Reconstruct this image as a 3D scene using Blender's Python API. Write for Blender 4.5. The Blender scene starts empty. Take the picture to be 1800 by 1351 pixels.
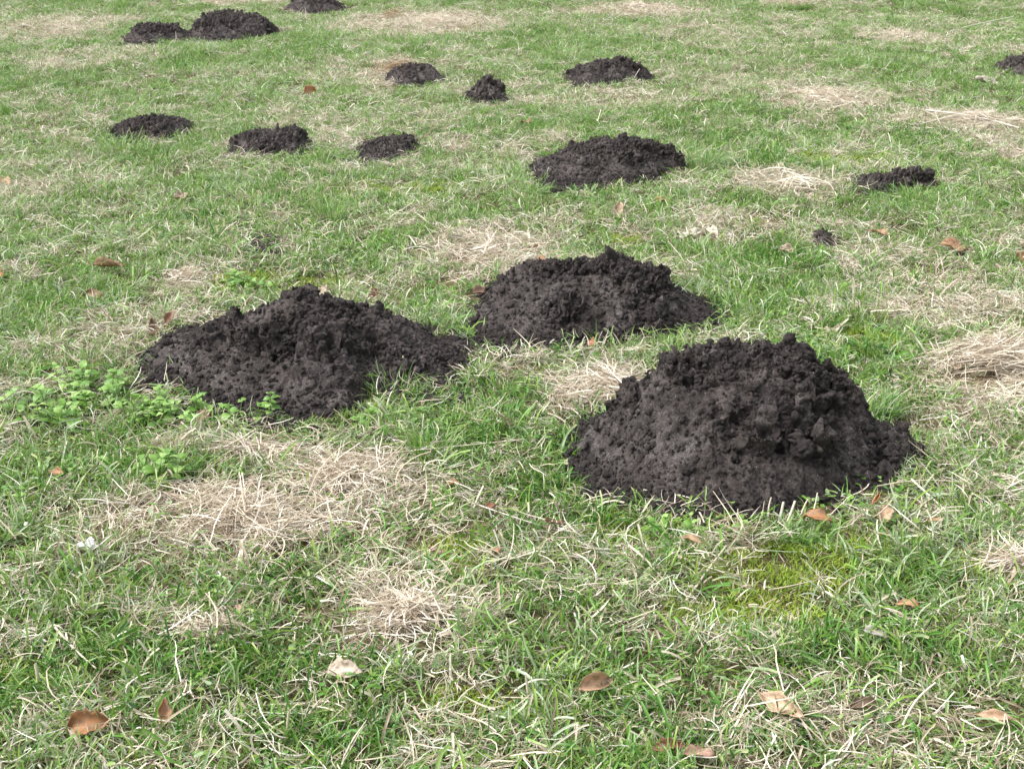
import bpy, bmesh, math
import numpy as np
from mathutils import Vector, Matrix, Euler

RNG = np.random.default_rng(7)
SC = bpy.context.scene
COL = SC.collection

# ------------------------------------------------------------------ camera
CAM_H, PITCH, FPX = 1.30, math.radians(19.2), 2500.0      # height, downward pitch, focal length in photo pixels
cam = bpy.data.cameras.new('camera'); cam_o = bpy.data.objects.new('camera', cam); COL.objects.link(cam_o)
cam.sensor_width = 36.0; cam.sensor_fit = 'HORIZONTAL'; cam.lens = 36.0 * FPX / 1800.0
cam.clip_start = 0.05; cam.clip_end = 2000.0
cam_o.location = (0, 0, CAM_H); cam_o.rotation_euler = (math.pi/2 - PITCH, 0, 0)
SC.camera = cam_o

# ------------------------------------------------------------------ sky, sun, exposure (overcast)
SUN_EL, SUN_AZ = math.radians(55), math.radians(-95)      # azimuth measured from +Y towards +X
w = bpy.data.worlds.new('World'); SC.world = w; w.use_nodes = True
nt = w.node_tree; nt.nodes.clear()
sky = nt.nodes.new('ShaderNodeTexSky'); sky.sky_type = 'NISHITA'; sky.sun_disc = False
sky.sun_elevation = SUN_EL; sky.sun_rotation = SUN_AZ; sky.dust_density = 4.0; sky.air_density = 1.2
hs = nt.nodes.new('ShaderNodeHueSaturation'); hs.inputs['Saturation'].default_value = 0.28   # cloud-covered, almost grey
bg = nt.nodes.new('ShaderNodeBackground'); bg.inputs['Strength'].default_value = 0.13
wo = nt.nodes.new('ShaderNodeOutputWorld')
nt.links.new(sky.outputs[0], hs.inputs['Color']); nt.links.new(hs.outputs[0], bg.inputs['Color']); nt.links.new(bg.outputs[0], wo.inputs['Surface'])
sl = bpy.data.lights.new('sun', 'SUN'); sl.energy = 1.4; sl.angle = math.radians(36); sl.color = (1.0, 0.99, 0.98)
so = bpy.data.objects.new('sun', sl); COL.objects.link(so)
sd = Vector((math.sin(SUN_AZ)*math.cos(SUN_EL), math.cos(SUN_AZ)*math.cos(SUN_EL), math.sin(SUN_EL)))
so.rotation_euler = sd.to_track_quat('Z', 'Y').to_euler(); so.location = sd * 30
SC.view_settings.view_transform = 'Standard'; SC.view_settings.look = 'None'
SC.view_settings.gamma = 1.0; SC.view_settings.use_curve_mapping = False
SC.view_settings.exposure = 1.48
SC.render.engine = 'CYCLES'
SC.cycles.max_bounces = 5; SC.cycles.diffuse_bounces = 3; SC.cycles.glossy_bounces = 2; SC.cycles.transmission_bounces = 3; SC.cycles.transparent_max_bounces = 2
SC.cycles.caustics_reflective = False; SC.cycles.caustics_refractive = False

# ------------------------------------------------------------------ helpers: projection, noise
CT, ST = math.cos(PITCH), math.sin(PITCH)
def ray(px, py):
    dx = (np.asarray(px, float) - 900.0) / FPX; dy = (675.5 - np.asarray(py, float)) / FPX
    return dx, CT + dy*ST, -ST + dy*CT
def at(px, py, z=0.0):                      # pixel of the photograph -> point of the ground
    dx, dy, dz = ray(px, py); k = (z - CAM_H) / dz
    return dx*k, dy*k
def at_depth(px, py, Y):                    # pixel -> point of the upright plane at depth Y
    dx, dy, dz = ray(px, py); k = Y / dy
    return dx*k, CAM_H + dz*k
def ppm(py):                                # photo pixels per metre at the ground row py
    x, y = at(900, py); return FPX / (y*CT + CAM_H*ST)

def _h(ix, iy, iz, s):
    n = (ix.astype(np.int64)*374761393 + iy.astype(np.int64)*668265263 + iz.astype(np.int64)*2147483647 + s*1274126177) & 0x7fffffff
    n = ((n ^ (n >> 13)) * 1274126177) & 0x7fffffff
    n = ((n ^ (n >> 15)) * 668265263) & 0x7fffffff
    return ((n ^ (n >> 16)) & 0xffffff) / float(0xffffff)
def vn(x, y, z=0.0, s=0):                   # value noise in -1..1
    x = np.asarray(x, float); y = np.asarray(y, float); z = np.zeros_like(x) + z
    ix, iy, iz = np.floor(x), np.floor(y), np.floor(z)
    fx, fy, fz = x-ix, y-iy, z-iz
    fx, fy, fz = [f*f*f*(f*(f*6-15)+10) for f in (fx, fy, fz)]
    r = 0
    for a in (0, 1):
        for b in (0, 1):
            for c in (0, 1):
                r = r + _h(ix+a, iy+b, iz+c, s) * (fx if a else 1-fx) * (fy if b else 1-fy) * (fz if c else 1-fz)
    return r*2 - 1
def fbm(x, y, z=0.0, s=0, o=4, g=0.5):
    r, a, t = 0, 1.0, 0.0
    for k in range(o):
        r = r + a*vn(np.asarray(x)*2**k + 17.3*k, np.asarray(y)*2**k - 9.1*k, np.asarray(z)*2**k + 3.7*k, s+k); t += a; a *= g
    return r / t
def worley(x, y, z, s=0):                   # distance to nearest cell point, id of the cell
    ix, iy, iz = np.floor(x), np.floor(y), np.floor(z)
    best = np.full(x.shape, 9.0); bid = np.zeros(x.shape)
    for a in (-1, 0, 1):
        for b in (-1, 0, 1):
            for c in (-1, 0, 1):
                cx, cy, cz = ix+a, iy+b, iz+c
                d = np.sqrt((cx+_h(cx, cy, cz, s)-x)**2 + (cy+_h(cx, cy, cz, s+11)-y)**2 + (cz+_h(cx, cy, cz, s+23)-z)**2)
                m = d < best; best = np.where(m, d, best); bid = np.where(m, _h(cx, cy, cz, s+37), bid)
    return best, bid
def sstep(a, b, x):
    t = np.clip((x-a)/(b-a), 0, 1); return t*t*(3-2*t)
def gz(x, y):                               # the lawn's slight unevenness
    return 0.014*fbm(np.asarray(x)*1.7, np.asarray(y)*1.7, 0.0, 91, 3) + 0.02*vn(np.asarray(x)*0.45, np.asarray(y)*0.45, 0.0, 97)

# ------------------------------------------------------------------ helpers: meshes and objects
def mesh_np(name, V, Q, mat, smooth=True, attrs=None):
    me = bpy.data.meshes.new(name); V = np.asarray(V, np.float32); Q = np.asarray(Q, np.int32)
    me.vertices.add(len(V)); me.vertices.foreach_set('co', V.ravel())
    k = Q.shape[1] if len(Q) else 4
    me.loops.add(Q.size); me.polygons.add(len(Q))
    me.loops.foreach_set('vertex_index', Q.ravel())
    me.polygons.foreach_set('loop_start', np.arange(0, Q.size, k, dtype=np.int32))
    if smooth: me.polygons.foreach_set('use_smooth', np.ones(len(Q), bool))
    for an, (typ, data) in (attrs or {}).items():
        a = me.attributes.new(an, typ, 'POINT')
        a.data.foreach_set('value' if typ in ('FLOAT', 'INT') else 'vector', np.ascontiguousarray(data, np.int32 if typ == 'INT' else np.float32).ravel())
    me.update(calc_edges=True); me.validate()
    if mat: me.materials.append(mat)
    return me
def link(name, data, parent=None, loc=None, rot=None, scale=None):
    o = bpy.data.objects.new(name, data); COL.objects.link(o)
    if parent: o.parent = parent
    if loc is not None: o.location = loc
    if rot is not None: o.rotation_euler = rot
    if scale is not None: o.scale = scale if hasattr(scale, '__len__') else (scale,)*3
    return o
def tag(o, label=None, cat=None, group=None, kind=None):
    if label: o['label'] = label
    if cat: o['category'] = cat
    if group: o['group'] = group
    if kind: o['kind'] = kind
    return o

def ribbons(P0, az, el, L, wd, seg=5, droop=0.0, turn=0.0, roll=0.0, fold=0.25, taper=0.9, blunt=None, kink=0.0, rng=RNG):
    """N grass blades / straws grown at once: folded ribbons. Returns verts, quads, (r1, r2, t) per vertex."""
    N = len(P0); one = np.ones(N)
    az, el, L, wd, droop, turn, roll = [np.broadcast_to(np.asarray(q, float), (N,)).copy() for q in (az, el, L, wd, droop, turn, roll)]
    pos = np.array(P0, float); rows = []
    r1, r2 = rng.random(N), rng.random(N)
    for i in range(seg+1):
        t = i/seg
        d = np.stack([np.cos(el)*np.cos(az), np.cos(el)*np.sin(az), np.sin(el)], 1)
        sd_ = np.stack([-np.sin(az), np.cos(az), 0*az], 1)
        up = np.cross(d, sd_)
        c, s_ = np.cos(roll)[:, None], np.sin(roll)[:, None]
        side = sd_*c + up*s_; nor = up*c - sd_*s_
        prof = (0.75 + 0.5*t if t < 0.4 else 0.95) * (1 - taper*max(0, (t-0.35)/0.65)**1.6)
        ww = wd*prof*0.5
        if blunt is not None: ww = np.where(blunt, wd*0.46, ww)
        ww = ww[:, None]
        rows.append(np.stack([pos - side*ww, pos - nor*ww*fold*2, pos + side*ww], 1))
        if i < seg:
            pos = pos + d*(L/seg)[:, None]
            el = el - droop/seg + kink*rng.normal(0, 1, N); az = az + turn/seg + kink*rng.normal(0, 1, N)
    V = np.stack(rows, 1)                     # N, seg+1, 3, 3
    idx = np.arange(N*(seg+1)*3).reshape(N, seg+1, 3)
    Q = np.stack([idx[:, :-1, :-1], idx[:, :-1, 1:], idx[:, 1:, 1:], idx[:, 1:, :-1]], -1).reshape(-1, 4)
    T = np.broadcast_to(np.linspace(0, 1, seg+1)[None, :, None], (N, seg+1, 3))
    A = np.stack([np.broadcast_to(r1[:, None, None], T.shape), np.broadcast_to(r2[:, None, None], T.shape), T], -1)
    return V.reshape(-1, 3), Q, A.reshape(-1, 3)

# ------------------------------------------------------------------ materials
def new_mat(name):
    m = bpy.data.materials.new(name); m.use_nodes = True; t = m.node_tree; t.nodes.clear()
    out = t.nodes.new('ShaderNodeOutputMaterial'); return m, t, out
def nd(t, typ, **kw):
    n = t.nodes.new(typ)
    for k, v in kw.items(): setattr(n, k, v)
    return n
def ramp(t, fac, stops, interp='LINEAR'):
    r = nd(t, 'ShaderNodeValToRGB'); r.color_ramp.interpolation = interp; e = r.color_ramp.elements
    while len(e) < len(stops): e.new(0.5)
    for q, (p, c) in zip(e, stops): q.position = p; q.color = (*c, 1)
    t.links.new(fac, r.inputs[0]); return r.outputs[0]
def mth(t, op, a, b=None, c=None, clamp=False):
    m = nd(t, 'ShaderNodeMath', operation=op, use_clamp=clamp)
    for i, v in enumerate((a, b, c)):
        if v is None: continue
        if isinstance(v, (int, float)): m.inputs[i].default_value = v
        else: t.links.new(v, m.inputs[i])
    return m.outputs[0]
def mixc(t, f, a, b, blend='MIX'):
    m = nd(t, 'ShaderNodeMix', data_type='RGBA', blend_type=blend)
    for s, v in ((0, f), (6, a), (7, b)):
        if isinstance(v, (int, float)): m.inputs[s].default_value = v
        elif isinstance(v, tuple): m.inputs[s].default_value = (*v, 1)
        else: t.links.new(v, m.inputs[s])
    return m.outputs[2]
def noise(t, scale, detail=3.0, vec=None, rough=0.6):
    n = nd(t, 'ShaderNodeTexNoise'); n.inputs['Scale'].default_value = scale; n.inputs['Detail'].default_value = detail
    n.inputs['Roughness'].default_value = rough
    if vec is not None: t.links.new(vec, n.inputs['Vector'])
    return n.outputs['Fac']

GREENS = [(0.0, (0.020, 0.060, 0.010)), (0.2, (0.062, 0.175, 0.024)), (0.4, (0.125, 0.285, 0.040)), (0.56, (0.215, 0.33, 0.050)), (0.74, (0.215, 0.315, 0.135)), (1.0, (0.40, 0.47, 0.34))]
STRAWS = [(0.0, (0.18, 0.13, 0.09)), (0.25, (0.38, 0.31, 0.215)), (0.55, (0.55, 0.48, 0.365)), (0.8, (0.66, 0.60, 0.485)), (1.0, (0.76, 0.725, 0.65))]
def blade_mat(name, instanced=True, greens=GREENS, straws=STRAWS, trans=0.35, rough=0.34, dry0=0.0):
    m, t, out = new_mat(name)
    b = nd(t, 'ShaderNodeAttribute', attribute_name='brand'); sb = nd(t, 'ShaderNodeSeparateXYZ'); t.links.new(b.outputs['Vector'], sb.inputs[0])
    if instanced:
        a = nd(t, 'ShaderNodeAttribute', attribute_name='tint', attribute_type='INSTANCER')
        sa = nd(t, 'ShaderNodeSeparateXYZ'); t.links.new(a.outputs['Vector'], sa.inputs[0])
        dry, hue, val = sa.outputs
        r1 = mth(t, 'FRACT', mth(t, 'ADD', sb.outputs[0], mth(t, 'MULTIPLY', val, 7.31)))
        r2 = mth(t, 'FRACT', mth(t, 'ADD', sb.outputs[1], mth(t, 'MULTIPLY', val, 3.17)))
    else:
        dry, hue, r1, r2 = dry0, 0.5, sb.outputs[0], sb.outputs[1]
    isd = mth(t, 'LESS_THAN', r1, dry)
    g = ramp(t, mth(t, 'ADD', mth(t, 'MULTIPLY', r2, 0.62), mth(t, 'MULTIPLY', hue, 0.40)), greens)
    s = ramp(t, r2, straws)
    tip = mth(t, 'MULTIPLY', mth(t, 'GREATER_THAN', sb.outputs[2], 0.8), mth(t, 'GREATER_THAN', r2, 0.55))   # mown, bleached tips
    g = mixc(t, mth(t, 'MULTIPLY', tip, 0.55), g, (0.42, 0.38, 0.22))
    base = mixc(t, isd, g, s)
    p = nd(t, 'ShaderNodeBsdfPrincipled'); p.inputs['Roughness'].default_value = rough; p.inputs['Specular IOR Level'].default_value = 0.45
    t.links.new(base, p.inputs['Base Color'])
    tr = nd(t, 'ShaderNodeBsdfTranslucent'); t.links.new(base, tr.inputs['Color'])
    mx = nd(t, 'ShaderNodeMixShader'); mx.inputs[0].default_value = trans
    t.links.new(p.outputs[0], mx.inputs[1]); t.links.new(tr.outputs[0], mx.inputs[2]); t.links.new(mx.outputs[0], out.inputs[0])
    return m
M_GRASS = blade_mat('grass_blade'); M_TUFT = blade_mat('tuft_blade', False, dry0=0.05)
M_OLIVE = blade_mat('olive_tuft_blade', False, greens=[(0.0, (0.07, 0.10, 0.015)), (0.5, (0.15, 0.19, 0.03)), (1.0, (0.26, 0.27, 0.08))], dry0=0.25)
M_STRAW = blade_mat('straw', True, trans=0.2, rough=0.5); M_HAY = blade_mat('hay', False, trans=0.2, rough=0.5, dry0=2.0, straws=[(0.0, (0.27, 0.20, 0.14)), (0.3, (0.49, 0.41, 0.305)), (0.65, (0.64, 0.565, 0.45)), (1.0, (0.78, 0.73, 0.64))])
M_HAYB = blade_mat('brown_hay', False, trans=0.2, rough=0.5, dry0=2.0, straws=[(0.0, (0.14, 0.08, 0.04)), (0.5, (0.26, 0.16, 0.08)), (1.0, (0.48, 0.36, 0.22))])
M_PALE = blade_mat('bleached_stalk', False, trans=0.15, rough=0.45, dry0=2.0, straws=[(0.0, (0.50, 0.44, 0.32)), (0.5, (0.60, 0.54, 0.42)), (1.0, (0.72, 0.68, 0.58))])
M_MOSS = blade_mat('moss_shoot', True, greens=[(0.0, (0.14, 0.21, 0.014)), (0.5, (0.27, 0.38, 0.03)), (1.0, (0.42, 0.49, 0.09))], trans=0.3, rough=0.7)

def soil_mat():
    m, t, out = new_mat('dark_soil')
    tc = nd(t, 'ShaderNodeTexCoord'); v = tc.outputs['Object']
    a = noise(t, 14, 4, v); b = noise(t, 90, 5, v, 0.7); c = noise(t, 420, 3, v, 0.7)
    e = noise(t, 230, 3, v, 0.75)
    f = mth(t, 'ADD', mth(t, 'ADD', mth(t, 'MULTIPLY', a, 0.24), mth(t, 'MULTIPLY', b, 0.26)), mth(t, 'ADD', mth(t, 'MULTIPLY', c, 0.25), mth(t, 'MULTIPLY', e, 0.25)))
    col = ramp(t, f, [(0.40, (0.021, 0.0175, 0.0160)), (0.48, (0.064, 0.0560, 0.0530)), (0.56, (0.140, 0.125, 0.119)), (0.66, (0.31, 0.285, 0.272))])
    col = mixc(t, 1.0, col, ramp(t, noise(t, 6.5, 3, v), [(0.36, (0.78, 0.72, 0.69)), (0.5, (0.92, 0.86, 0.84)), (0.66, (1.0, 0.97, 0.96))]), 'MULTIPLY')   # damp and dry patches
    vo = nd(t, 'ShaderNodeTexVoronoi'); vo.inputs['Scale'].default_value = 260; t.links.new(v, vo.inputs['Vector'])
    sp = nd(t, 'ShaderNodeSeparateColor'); t.links.new(vo.outputs['Color'], sp.inputs[0])
    grain = mth(t, 'MULTIPLY', mth(t, 'GREATER_THAN', sp.outputs[0], 0.985), mth(t, 'LESS_THAN', vo.outputs['Distance'], 0.30))
    col = mixc(t, mth(t, 'MULTIPLY', grain, 0.8), col, (0.42, 0.40, 0.38))                      # pale sand grains
    p = nd(t, 'ShaderNodeBsdfPrincipled'); p.inputs['Roughness'].default_value = 0.85; p.inputs['Specular IOR Level'].default_value = 0.25
    t.links.new(col, p.inputs['Base Color'])
    bu = nd(t, 'ShaderNodeBump'); bu.inputs['Strength'].default_value = 1.0; bu.inputs['Distance'].default_value = 0.009
    hsum = mth(t, 'ADD', b, mth(t, 'ADD', mth(t, 'MULTIPLY', e, 0.9), mth(t, 'MULTIPLY', c, 0.7))); t.links.new(hsum, bu.inputs['Height']); t.links.new(bu.outputs[0], p.inputs['Normal'])
    t.links.new(p.outputs[0], out.inputs[0]); return m
M_SOIL = soil_mat()

def ground_mat():
    m, t, out = new_mat('thatch_and_earth')
    tc = nd(t, 'ShaderNodeTexCoord'); v = tc.outputs['Object']
    a = nd(t, 'ShaderNodeAttribute', attribute_name='dry')
    n1 = noise(t, 60, 5, v, 0.75); n2 = noise(t, 9, 3, v)
    g = ramp(t, n1, [(0.3, (0.012, 0.013, 0.006)), (0.5, (0.035, 0.040, 0.013)), (0.68, (0.08, 0.085, 0.033)), (0.8, (0.18, 0.15, 0.085))])
    d = ramp(t, n1, [(0.3, (0.05, 0.033, 0.018)), (0.5, (0.16, 0.115, 0.065)), (0.72, (0.36, 0.28, 0.17))])
    col = mixc(t, mth(t, 'ADD', mth(t, 'MULTIPLY', a.outputs['Fac'], 0.8), mth(t, 'MULTIPLY', n2, 0.25), clamp=True), g, d)
    p = nd(t, 'ShaderNodeBsdfPrincipled'); p.inputs['Roughness'].default_value = 0.95; p.inputs['Specular IOR Level'].default_value = 0.1
    t.links.new(col, p.inputs['Base Color'])
    bu = nd(t, 'ShaderNodeBump'); bu.inputs['Strength'].default_value = 1.0; bu.inputs['Distance'].default_value = 0.01
    t.links.new(n1, bu.inputs['Height']); t.links.new(bu.outputs[0], p.inputs['Normal']); t.links.new(p.outputs[0], out.inputs[0])
    return m
M_GROUND = ground_mat()

def leaf_mat(name, trans=0.25, vein=0.25, rough=0.55):        # colour of each leaf is the object's own colour
    m, t, out = new_mat(name)
    oi = nd(t, 'ShaderNodeObjectInfo'); tc = nd(t, 'ShaderNodeTexCoord')
    n = noise(t, 70, 4, tc.outputs['Object']); n2 = noise(t, 260, 2, tc.outputs['Object'])
    c = mixc(t, ramp(t, n, [(0.46, (0, 0, 0)), (0.66, (1, 1, 1))]), oi.outputs['Color'], mixc(t, 0.78, oi.outputs['Color'], (0.10, 0.05, 0.022)))
    c = mixc(t, mth(t, 'MULTIPLY', n2, vein), c, (0.5, 0.42, 0.28))
    p = nd(t, 'ShaderNodeBsdfPrincipled'); p.inputs['Roughness'].default_value = rough; t.links.new(c, p.inputs['Base Color'])
    tr = nd(t, 'ShaderNodeBsdfTranslucent'); t.links.new(c, tr.inputs['Color'])
    mx = nd(t, 'ShaderNodeMixShader'); mx.inputs[0].default_value = trans
    t.links.new(p.outputs[0], mx.inputs[1]); t.links.new(tr.outputs[0], mx.inputs[2]); t.links.new(mx.outputs[0], out.inputs[0])
    return m
M_LEAF = leaf_mat('dead_leaf'); 
def green_leaf_mat():
    m, t, out = new_mat('green_leaf')
    oi = nd(t, 'ShaderNodeObjectInfo'); tc = nd(t, 'ShaderNodeTexCoord')
    n = noise(t, 120, 3, tc.outputs['Object'])
    c = ramp(t, mth(t, 'ADD', mth(t, 'MULTIPLY', oi.outputs['Random'], 0.6), mth(t, 'MULTIPLY', n, 0.4)), [(0.12, (0.075, 0.18, 0.028)), (0.5, (0.17, 0.32, 0.055)), (0.9, (0.31, 0.44, 0.14))])
    p = nd(t, 'ShaderNodeBsdfPrincipled'); p.inputs['Roughness'].default_value = 0.45; t.links.new(c, p.inputs['Base Color'])
    tr = nd(t, 'ShaderNodeBsdfTranslucent'); t.links.new(c, tr.inputs['Color'])
    mx = nd(t, 'ShaderNodeMixShader'); mx.inputs[0].default_value = 0.3
    t.links.new(p.outputs[0], mx.inputs[1]); t.links.new(tr.outputs[0], mx.inputs[2]); t.links.new(mx.outputs[0], out.inputs[0])
    return m
M_WEED = green_leaf_mat()
def plain(name, c, rough=0.8):
    m, t, out = new_mat(name); tc = nd(t, 'ShaderNodeTexCoord'); n = noise(t, 150, 4, tc.outputs['Object'])
    col = mixc(t, n, c, tuple(q*0.6 for q in c)); p = nd(t, 'ShaderNodeBsdfPrincipled'); p.inputs['Roughness'].default_value = rough
    t.links.new(col, p.inputs['Base Color']); t.links.new(p.outputs[0], out.inputs[0]); return m
M_STEM = plain('green_stem', (0.16, 0.24, 0.06)); M_PEBBLE = plain('white_pebble', (0.86, 0.85, 0.82), 0.6)

# ------------------------------------------------------------------ where the lawn is dry, lush, mossy (ground positions)
def patches(lst):
    out = []
    for (cx, cy, rx, ry, s) in lst:
        x, y = at(cx, cy); x1, _ = at(cx+rx, cy); _, ya = at(cx, cy-ry); _, yb = at(cx, cy+ry)
        out.append((float(x), float(y), abs(float(x1-x)), max(0.06, float(ya-yb)/2), s))
    return out
DRY = patches([(430,915,250,75,1),(620,835,130,40,1),(720,1085,130,55,.9),(360,1110,85,32,.9),(1750,665,130,60,1),(1080,690,120,42,.9),(840,440,120,50,1),
    (340,500,70,32,.8),(740,40,150,20,1),(1130,20,110,14,1),(1230,55,110,20,.6),(1450,178,110,26,.9),(1590,68,80,15,.9),(1700,222,120,20,.9),(100,48,130,18,.8),
    (150,105,120,22,.7),(420,2,90,8,.9),(690,125,60,25,1),(600,130,90,18,.6),(1400,330,100,32,.9),(1080,175,170,22,.6),(1250,405,70,30,.8),(1340,395,70,16,.8),(1780,270,70,26,.8),
    (430,800,150,26,.8),(700,620,60,34,.7),(1660,530,150,55,.7),(1785,1000,60,34,.9),(880,900,100,45,.65),(1690,1285,130,50,.55),(740,965,140,42,.6),(960,640,160,24,.6),
    (80,330,70,26,.6),(1050,1010,150,40,.5),(250,1290,200,70,.42),(640,1250,160,70,.4),(1220,1240,160,60,.45),(1050,1300,200,50,.42),(600,250,60,14,.7),(780,255,60,16,.7),(250,600,60,40,.7),
    (1600,470,120,40,.5),(1400,400,120,20,.5),(1280,130,200,30,.5),(1650,760,130,40,.7),(700,380,90,22,.5),(480,440,80,26,.5),(170,740,60,20,.4),(1500,880,160,40,.45),(620,1130,70,40,.6),(1400,5,60,8,.9),(960,245,60,10,.5)])
LUSH = patches([(80,560,140,60,1),(80,880,170,90,1),(300,820,90,40,.7),(770,770,130,45,1),(1300,500,170,70,.9),(450,330,220,50,.7),(1300,290,120,40,1),(130,130,140,22,.7),(1000,70,140,25,.8),
    (1600,370,170,36,.9),(350,100,160,30,.8),(870,320,120,25,.9),(1130,950,130,50,.8),(930,1110,140,40,.8),(100,1060,160,50,.8),(1600,1180,170,60,.7),(1100,95,120,22,.7),(740,70,80,16,.8),
    (520,60,120,25,.6),(1480,990,180,60,.6),(450,1070,110,40,.7),(1000,960,150,40,.5),(1520,110,120,25,.7),(1740,150,80,30,.8),(200,320,120,40,.6),(640,700,90,50,.7),(1060,610,170,25,.8),(1530,720,50,60,.9),
    (950,560,40,40,.6),(780,560,50,30,.6),(1500,560,60,40,.7),(230,20,140,14,.5),(1650,10,120,14,.7),(280,260,120,30,.8),(1250,20,100,10,.5)])
MOSS = patches([(1370,1000,120,52,.8),(1310,1085,120,34,.7),(1500,965,80,28,.6),(1090,940,60,20,.6),(780,980,60,30,.8),(1240,925,60,18,.8),(1750,1000,70,30,.8),(540,505,70,14,.9),(1490,285,90,14,.8),(760,330,50,14,.8),(1020,1200,60,20,.4),
    (830,1230,70,30,.5),(440,500,60,14,.8),(40,1180,60,30,.6),(640,330,40,12,.8),(1530,600,60,20,.5),(1100,425,40,14,.8)])
def pmap(lst, x, y, edge=0.35):
    r = np.zeros(np.shape(x)); wob = 0.42*fbm(x*9, y*6, 0.0, 5, 3) + 0.25*fbm(x*2.5, y*2.0, 0.0, 8, 2)
    for (cx, cy, rx, ry, s) in lst:
        m = (np.abs(x-cx) < rx*1.8) & (np.abs(y-cy) < ry*1.8)
        if not m.any(): continue
        d = np.sqrt(((x[m]-cx)/rx)**2 + ((y[m]-cy)/ry)**2) + wob[m]
        r[m] = np.maximum(r[m], s*(1 - sstep(1-edge, 1+edge, d)))
    return r
def dry_at(x, y):
    n = fbm(x*2.2, y*1.5, 0.0, 21, 3); n2 = fbm(x*9, y*7, 0.0, 22, 2)
    base = 0.19 + 0.42*n + 0.50*n2
    D = pmap(DRY, x, y); G = pmap(LUSH, x, y)
    return np.clip(np.maximum(base*(1-0.75*G), 0.95*D), 0.03, 0.97)

# ------------------------------------------------------------------ ground sheet
def ground():
    xs = np.concatenate([-np.geomspace(400, 9.2, 16), np.linspace(-9, 9, 200), np.geomspace(9.2, 400, 16)])
    ys = np.concatenate([-np.geomspace(300, 1.2, 14), np.linspace(-1, 24, 300), np.geomspace(24.3, 900, 18)])
    X, Y = np.meshgrid(xs, ys); x, y = X.ravel(), Y.ravel()
    V = np.stack([x, y, gz(x, y) - 0.004], 1); n, m_ = len(xs), len(ys)
    i = np.arange(n*m_).reshape(m_, n)
    Q = np.stack([i[:-1, :-1], i[:-1, 1:], i[1:, 1:], i[1:, :-1]], -1).reshape(-1, 4)
    me = mesh_np('ground', V, Q, M_GROUND, attrs={'dry': ('FLOAT', dry_at(x, y))})
    tag(link('ground', me), kind='structure')
ground()

# ------------------------------------------------------------------ molehills
def clod_mesh(seed, sub=3):
    bm = bmesh.new(); bmesh.ops.create_icosphere(bm, subdivisions=sub, radius=1.0)
    P = np.array([v.co[:] for v in bm.verts]); o = seed*7.7
    d = 1 + 0.85*fbm(P[:, 0]*1.5+o, P[:, 1]*1.5, P[:, 2]*1.5, seed, 5, 0.64) + 0.22*vn(P[:, 0]*4.5, P[:, 1]*4.5+o, P[:, 2]*4.5, seed+3)
    wd_, _ = worley(P[:, 0]*1.7+o, P[:, 1]*1.7, P[:, 2]*1.7, seed); d -= 0.28*(wd_-0.5)
    for v, k in zip(bm.verts, d): v.co = v.co * float(k)
    for f in bm.faces: f.smooth = True
    me = bpy.data.meshes.new('soil_clod'); bm.to_mesh(me); bm.free(); me.materials.append(M_SOIL); return me
CLODS = [clod_mesh(k+1, 4) for k in range(9)]; CRUMBS = [clod_mesh(k+20, 2) for k in range(8)]
HILLS = []

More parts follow.
